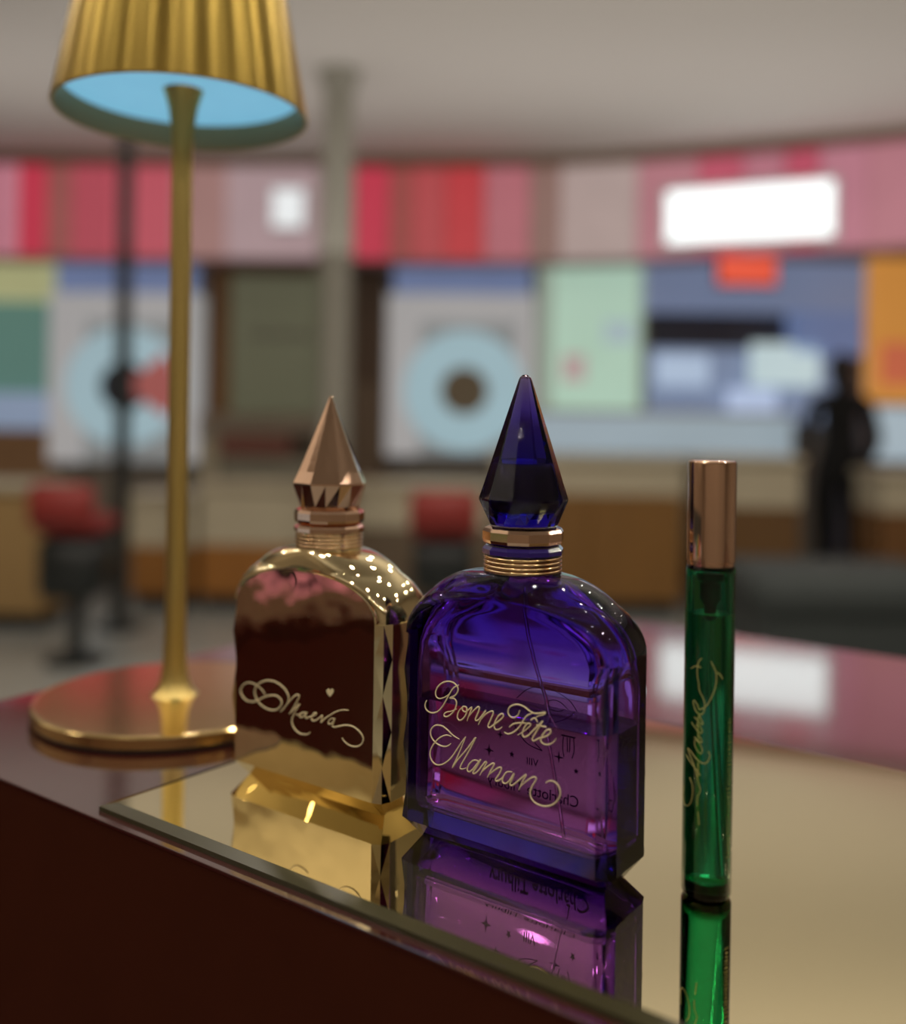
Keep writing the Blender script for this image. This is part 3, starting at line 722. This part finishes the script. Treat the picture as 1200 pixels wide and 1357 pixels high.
def hollow(z0, z1, g, rc=.004):
    """rings of the space inside the glass, z0..z1 (below the ledge an arch-topped slab)"""
    P, E, D = HB['P'], HB['E'], HB['D']; zs = HB['zs']
    def slab(w, d, z, r_):
        q = [(0, d), (w * .5, d), (w - r_, d)]
        for k in range(1, 13):
            a = R(90 * k / 12); q.append((w - r_ + r_ * math.sin(a), d - r_ + r_ * math.cos(a)))
        q.append((w, 0)); return [(x, y, z) for x, y in full(q)]
    w, d = P + E - g - .0015, D - g
    zz = []
    for z, ins in ((z0, .0022), (z0 + .0007, .0008), (z0 + .0022, 0), (z0 + .012, 0), (z0 + .024, 0), (z1, 0)):
        if z <= z1 + 1e-9: zz.append(slab(w - ins, d - ins, z, rc))
    return zz

M_gold = mat('gold_mirror_coat', (.98, .83, .50, 1), 0.03, metal=1.0, vary=.02, scale=60, bump=.00055, bscale=34)
M_rose = mat('rose_gold', (.90, .60, .42, 1), 0.07, metal=1.0, vary=.04, scale=80)
M_wire = mat('wire_gold', (.78, .52, .28, 1), 0.18, metal=1.0, vary=.08, scale=300)
M_violet = glass_mat('violet_glass', (.44, .07, .79, 1), 265, 1.5)
M_liquid = glass_mat('violet_liquid', (.85, .35, .70, 1), 30, 1.36)
M_plum = mat('violet_plastic', rgb(44, 24, 112), 0.15, vary=.1, scale=60, coat=.6)
M_ink_cream = mat('engraving_cream', rgb(248, 232, 186), 0.4, metal=.0, vary=.06, scale=500, emit=None)
M_ink_dark = mat('print_violet', rgb(34, 10, 52), 0.5, vary=.05)

def spire(mb, z0, zw, z1, rb, rw, nf, tip_r, sharp):
    """faceted stopper: antiprism skirt below, flat-sided spire above"""
    flat_ = 1 - math.cos(math.pi / nf)
    def rg(r_, z, fe=0.0, fo=0.0):
        out = []
        for k in range(nf * 2):
            a = math.pi * k / nf
            rr = r_ * (1 - (fo if k % 2 else fe))
            out.append((rr * math.cos(a), rr * math.sin(a), z))
        return out
    rs = [rg(rb * .96, z0, flat_, 0), rg(rb, z0 + .0008, flat_, 0)]
    rs.append(rg(rw, zw - .0003, 0, flat_)); rs.append(rg(rw, zw + .0003, 0, flat_))
    N = 8
    for k in range(1, N + 1):
        t = k / N
        rr = rw * .985 + (tip_r - rw * .985) * (t ** (.95 if sharp else 1.02))
        rs.append(rg(rr, zw + .0006 + (z1 - tip_r * .8 - zw - .0006) * t, 0, flat_ * (1.35 if sharp else 1.0)))
    rs.append(rg(tip_r * .8, z1 - tip_r * .35, 0, flat_)); rs.append(rg(tip_r * .4, z1, 0, flat_))
    mb.rings(rs)
def torus(mb, Rr, r_, z, n=64, m=8):
    rs = []
    for i in range(n + 1):
        a = 2 * math.pi * i / n
        rs.append([((Rr + r_ * math.cos(2 * math.pi * k / m)) * math.cos(a), (Rr + r_ * math.cos(2 * math.pi * k / m)) * math.sin(a), z + r_ * math.sin(2 * math.pi * k / m)) for k in range(m)])
    mb.rings(rs, False, False)
def octa(mb, rs_, n=8, off=R(10)):
    mb.rings([[(r_ * math.cos(off + 2 * math.pi * k / n), r_ * math.sin(off + 2 * math.pi * k / n), z) for k in range(n)] for r_, z in rs_])
def collar(t, m_ring, m_band, m_wire):
    mb = MB(); octa(mb, [(.0112, .0968), (.0124, .0976), (.0127, .0985), (.0127, .1010), (.0121, .1020), (.0108, .1026)], 12)
    mb.build('ring', m_ring, t)
    mb = MB(); octa(mb, [(.0115, .0934), (.0127, .0942), (.0127, .0956), (.0118, .0966)], 12); mb.build('collar_band', m_band, t)
    MB().lathe([(.0112, .0885), (.0112, .0945)], 40).build('neck_sleeve', m_wire, t, smooth=40)
    for k in range(4):
        mb = MB(); torus(mb, .0116, .00068, .0891 + k * .0013); mb.build('wire_ring', m_wire, t, smooth=80, merge=True)
def script(paths, r_, d, name, m, parent):
    mb = MB()
    for p in paths:
        pts = spline([(a * MM, b * MM) for a, b in p], 4)
        mb.tube([(x, d, z) for x, z in pts], lambda u: r_ * (.55 + .45 * min(1, 6 * min(u, 1 - u) + .1)), 6)
    return mb.build(name, m, parent, smooth=80)

# --- gold bottle
tg = thing('perfume_bottle', 'mirror gold perfume bottle with a pointed rose gold stopper', 'bottle', (-.0446, .3528, ZT), R(-35.5))
mb = MB(); bottle_shell(mb)
gb = mb.build('body', M_gold, tg, smooth=24, merge=True)
script(MAEVA, .00026, -HB['D'] - .00004, 'handwritten_name', M_ink_cream, tg)
hp = [(x * MM, z * MM) for x, z in HEART]
MB().rings([[(x, -HB['D'] - .00015, z) for x, z in hp], [(x, -HB['D'] + .0001, z) for x, z in hp]]).build('heart', M_ink_cream, tg)
collar(tg, M_rose, M_rose, M_wire)
mb = MB(); spire(mb, .1025, .1114, .1432, .0112, .0136, 8, .0006, True)
mb.build('stopper', M_rose, tg, rz=R(13))

# --- purple bottle
tp = thing('perfume_bottle', 'purple glass perfume bottle half full, with a pointed violet stopper', 'bottle', (.02235, .3009, ZT), R(-36))
mb = MB(); bottle_shell(mb)
glass = mb.build('glass_body', M_violet, tp, smooth=24, merge=True)
GI, ZB, ZL = .0033, .0105, .0462
def cavity_rings():
    rs = hollow(ZB, .0475, GI)
    d0 = HB['D'] - GI
    rs += hollow(ZB, .055, GI)[-1:]
    for z, f in ((.060, .90),):
        rs.append([(x, y * f, z) for x, y, _ in rs[-1]])
    for z, f in ((.064, .80), (.068, .70), (.071, .63), (.074, .57), (.0765, .54), (.079, .52), (.081, .52)):
        q = quad_upper(z + .0045, GI + .0012)
        rs.append([(x, y * f, z) for x, y in full(q)])
    rk = .0065
    n = len(rs[0]); 
    last = rs[-1]
    for z, f in ((.084, .55), (.0875, 1.0), (.0935, 1.0)):
        ring = []
        for x, y, _ in last:
            a = math.atan2(y, x); ring.append(((1 - f) * x * .8 + f * rk * math.cos(a), (1 - f) * y * .8 + f * rk * math.sin(a), z))
        rs.append(ring)
    return rs
# the hollow is part of the glass: join its inward-facing surface into the body mesh
bm = bmesh.new(); bm.from_mesh(glass.data)
tmp = MB(); tmp.rings(cavity_rings()); me2 = bpy.data.meshes.new('tmp'); me2.from_pydata(tmp.v, [], tmp.f)
bm2 = bmesh.new(); bm2.from_mesh(me2); bmesh.ops.remove_doubles(bm2, verts=bm2.verts, dist=2e-5)
bmesh.ops.recalc_face_normals(bm2, faces=bm2.faces); bmesh.ops.reverse_faces(bm2, faces=bm2.faces)
bm2.to_mesh(me2); bm2.free(); bm.from_mesh(me2); bm.to_mesh(glass.data); bm.free(); bpy.data.meshes.remove(me2)
glass.data.shade_smooth(); glass.data.set_sharp_from_angle(angle=R(24))
mb = MB(); mb.rings(hollow(ZB - .00004, ZL, GI - .00004)); mb.build('liquid', M_liquid, tp, smooth=40, merge=True)
MB().tube([(.0015, 0, .0885), (.0045, 0, .07), (.0115, 0, .046), (.0185, .001, .0125)], .0006, 8).build('dip_tube', glass_mat('tube_clear', (1, 1, 1, 1), 0, 1.39), tp, smooth=60)
script(GREETING, .00026, -HB['D'] - .00004, 'handwritten_greeting', M_ink_cream, tp)
collar(tp, M_rose, M_plum, M_wire)
M_violet_cap = glass_mat('violet_glass_stopper', (.30, .10, .87, 1), 300, 1.5)
mb = MB(); spire(mb, .1030, .1108, .1495, .0112, .0139, 10, .0021, False)
stp = mb.build('stopper', M_violet_cap, tp)
MB().lathe([(.0001, .1075), (.0080, .1076), (.0096, .1100), (.0098, .1120), (.0080, .1208), (.0074, .1217), (.0001, .1218)], 28, cap0=False, cap1=False).build('stopper_core', M_plum, stp, smooth=40)
# print on the back pane, read through the glass
back = -1
def bt(x, z): return (x * MM, HB['D'] + .00003, z * MM)
bp = MB()
def flat(pts):
    n = len(pts)
    bp.rings([[(x, HB['D'] + .00002, z) for x, z in pts], [(x, HB['D'] + .00012, z) for x, z in pts]])
def star(x, z, r_, n, inner):
    flat([((x + (r_ if k % 2 == 0 else r_ * inner) * math.sin(math.pi * k / n)) * MM, (z + (r_ if k % 2 == 0 else r_ * inner) * math.cos(math.pi * k / n)) * MM) for k in range(2 * n)])
star(-9.8, 34.5, 1.4, 4, .25); star(-13.9, 28.7, 2.1, 4, .2); star(-13.9, 28.7, 1.1, 8, .35); star(-5.3, 29.1, 1.1, 5, .4); star(11.6, 31.8, 1.9, 4, .22); star(17.7, 28.8, 1.0, 5, .4)
def line(pts, w=.16): bp.tube([(x * MM, HB['D'] + .00003, z * MM) for x, z in spline(pts, 5)], w * MM, 6)
line([(-6, 44), (-5, 40), (-3, 36.5), (.5, 33.6), (5.7, 32.5)]); line([(5.7, 32.5), (2.5, 35), (0, 38.5), (-1, 43)])
line([(12.4, 38.8), (17.2, 38.8)], .25); line([(13.1, 38.6), (12.9, 35), (13.4, 32.3)]); line([(16.6, 38.6), (16.9, 35), (16.2, 32.3)]); line([(14.4, 38.4), (14.6, 34)]); line([(15.4, 38.4), (15.3, 34)])
line([(-8, 46), (-2, 52), (5, 53), (12, 49), (16, 43)]); line([(1, 44), (4, 47.5), (8, 48), (12, 45)])
bp.build('printed_emblem', M_ink_dark, tp)
def text(body, width, cx, z, name, parent):
    c = bpy.data.curves.new(name, 'FONT'); c.body = body; c.align_x = 'CENTER'; c.size = 1.0; c.extrude = .02
    o = bpy.data.objects.new(name, c); col.objects.link(o)
    dg = bpy.context.evaluated_depsgraph_get()
    me = bpy.data.meshes.new_from_object(o.evaluated_get(dg))
    bpy.data.objects.remove(o); bpy.data.curves.remove(c)
    xs = [v.co.x for v in me.vertices]; k = width / (max(xs) - min(xs))
    for v in me.vertices:
        x, y, e = v.co; v.co = (cx - x * k, HB['D'] + .00006 + e * .002, z + y * k)
    me.flip_normals()
    me.materials.clear(); me.materials.append(M_ink_dark)
    n = bpy.data.objects.new(name, me); col.objects.link(n); n.parent = parent; return n
text('Charlotte Tilbury', .0330, .0023, .0180, 'printed_name', tp)
text('VIII', .0042, .0022, .0272, 'printed_numeral', tp)

# ================================================================== GREEN SPRAY
M_green = glass_mat('green_glass', (.0, .74, .52, 1), 1250, 1.5)
M_gl = glass_mat('green_liquid', (.3, .92, .6, 1), 60, 1.36)
ts = thing('travel_spray', 'slim green glass travel spray with a rose gold cap, standing at right', 'bottle', (.0747, .2778, ZT))
mb = MB()
mb.lathe([(.0055, 0), (.0064, .0004), (.0070, .0014), (.0070, .0935), (.0066, .0945), (.0062, .0950)], 64)
gt = mb.build('glass_tube', M_green, ts, smooth=35)
bm = bmesh.new(); bm.from_mesh(gt.data)
tmp = MB(); tmp.lathe([(.0040, .0045), (.0052, .0050), (.0056, .0062), (.0056, .0915), (.0050, .0930)], 64)
me2 = bpy.data.meshes.new('tmp'); me2.from_pydata(tmp.v, [], tmp.f); bm2 = bmesh.new(); bm2.from_mesh(me2)
bmesh.ops.recalc_face_normals(bm2, faces=bm2.faces); bmesh.ops.reverse_faces(bm2, faces=bm2.faces)
bm2.to_mesh(me2); bm2.free(); bm.from_mesh(me2); bm.to_mesh(gt.data); bm.free(); bpy.data.meshes.remove(me2)
gt.data.shade_smooth(); gt.data.set_sharp_from_angle(angle=R(35))
MB().lathe([(.00404, .00446), (.00524, .00496), (.00564, .0062), (.00564, .0810)], 64).build('liquid', M_gl, ts, smooth=35)
MB().tube([(.0002, 0, .085), (.0002, 0, .07), (.0018, .0005, .04), (.0034, .001, .0068)], .0008, 8).build('dip_tube', glass_mat('tube_green', (1, 1, 1, 1), 0, 1.45), ts, smooth=60)
MB().lathe([(.0008, .0790), (.0016, .0800), (.0018, .0830), (.0030, .0850), (.0030, .0895), (.0040, .0905), (.0040, .0925)], 24).build('pump', mat('pump_grey', rgb(80, 92, 84), .3, vary=.05), ts, smooth=35)
MB().lathe([(.0066, .0956), (.0069, .0958), (.0069, .1236), (.0067, .1243), (.0062, .1246)], 64).build('cap', M_rose, ts, smooth=35)
MB().lathe([(.0064, .0945), (.0066, .0946), (.0066, .0957)], 48).build('collar', M_rose, ts, smooth=35)
mb = MB()
for p in TUBE_SCRIPT:
    q = spline(p, 4)
    mb.tube([(.00702 * math.sin(R(a)), -.00702 * math.cos(R(a)), z * MM) for a, z in q], .00014, 6)
mb.build('handwritten_name', mat('engraving_gold', rgb(206, 190, 120), .35, metal=.3, vary=.1, scale=400), ts, smooth=80)
# fine vertical line of small print down the right side
mb = MB(); rnd = random.Random(4)
z = .052
while z > .012:
    h = rnd.uniform(.0005, .0011); a = R(42); da = R(rnd.choice((4, 6, 7)))
    vs = [(.00703 * math.sin(a + s * da), -.00703 * math.cos(a + s * da), zz) for s, zz in ((-1, z), (1, z), (1, z - h * .5), (-1, z - h * .5))]
    mb.add(vs + [(x * .99, y * .99, zz) for x, y, zz in vs], [(0, 1, 2, 3), (7, 6, 5, 4), (0, 4, 5, 1), (1, 5, 6, 2), (2, 6, 7, 3), (3, 7, 4, 0)])
    z -= h + .0002
mb.build('small_print', mat('print_gold', rgb(150, 140, 70), .4, metal=.4, vary=.1), ts)

# ================================================================== TABLE LAMP
def brass(name, rough, color, aniso):
    m = mat(name, color, rough, metal=1.0, vary=.10, scale=240, stretch=(1, 1, .01))
    nt = m.node_tree; b = nt.nodes['Principled BSDF']
    tg_ = nt.nodes.new('ShaderNodeTangent'); tg_.direction_type = 'RADIAL'; tg_.axis = 'Z'
    nt.links.new(tg_.outputs[0], b.inputs['Tangent'])
    b.inputs['Anisotropic'].default_value = aniso
    b.inputs['Anisotropic Rotation'].default_value = 0.25
    return m
M_brass_v = brass('brass_brushed_shade', .30, (.64, .45, .11, 1), .9)
M_brass_s = brass('brass_brushed_stem', .28, (.76, .58, .20, 1), .7)
M_brass_b = mat('brass_satin_base', (.78, .56, .24, 1), .13, metal=1.0, vary=.06, scale=60)
M_led = mat('led_diffuser', rgb(120, 180, 205), .5, emit=rgb(124, 190, 222), estr=.80, vary=.06, scale=90)
M_in = mat('shade_inner', (.42, .33, .17, 1), .5, metal=.3, vary=.05)
lamp = thing('table_lamp', 'brushed brass table lamp with a flared shade and round base', 'lamp', (-.1292, .4550, ZCNT))
MB().lathe([(.0615, 0), (.0615, .0012)], 96).build('foot_pad', M_blk, lamp, smooth=40)
MB().lathe([(.0620, .0012), (.0630, .0018), (.0630, .0062), (.0624, .0068), (.0612, .0070), (.0600, .0070)], 128).build('base', M_brass_b, lamp, smooth=35)
hs = .2765 + .0027       # shade rim above the counter
stem = [(.0108, .0070), (.0100, .0076), (.0082, .0100), (.0066, .0140), (.0057, .0210), (.0051, .034), (.0049, .06), (.0049, hs - .014), (.0053, hs - .006), (.0066, hs + .003), (.0086, hs + .0100), (.0094, hs + .0118)]
MB().lathe(stem, 48).build('stem', M_brass_s, lamp, smooth=40)
out = [(.0570, hs), (.0566, hs - .0006), (.0556, hs)]
prof = [(.0552, hs), (.0532, hs + .0118), (.0386, hs + .100)]
sh = [(.0388, hs + .1020), (.0570, hs + .0008), (.0566, hs), (.0556, hs), (.0551, hs + .0010), (.0536, hs + .0116)]
MB().lathe([(.0001, hs + .1024), (.0375, hs + .1024), (.0390, hs + .1014), (.0583, hs + .0010), (.0580, hs), (.0569, hs)], 160, cap0=False, cap1=False).build('shade', M_brass_v, lamp, smooth=35)
MB().lathe([(.0569, hs), (.0564, hs + .0010), (.0546, hs + .0130)], 128, cap0=False, cap1=False).build('shade_lining', M_in, lamp, smooth=35)
MB().lathe([(.0001, hs + .0118), (.0546, hs + .0118), (.0546, hs + .0135), (.0001, hs + .0135)], 96, cap0=False, cap1=False).build('led_panel', M_led, lamp, smooth=35)
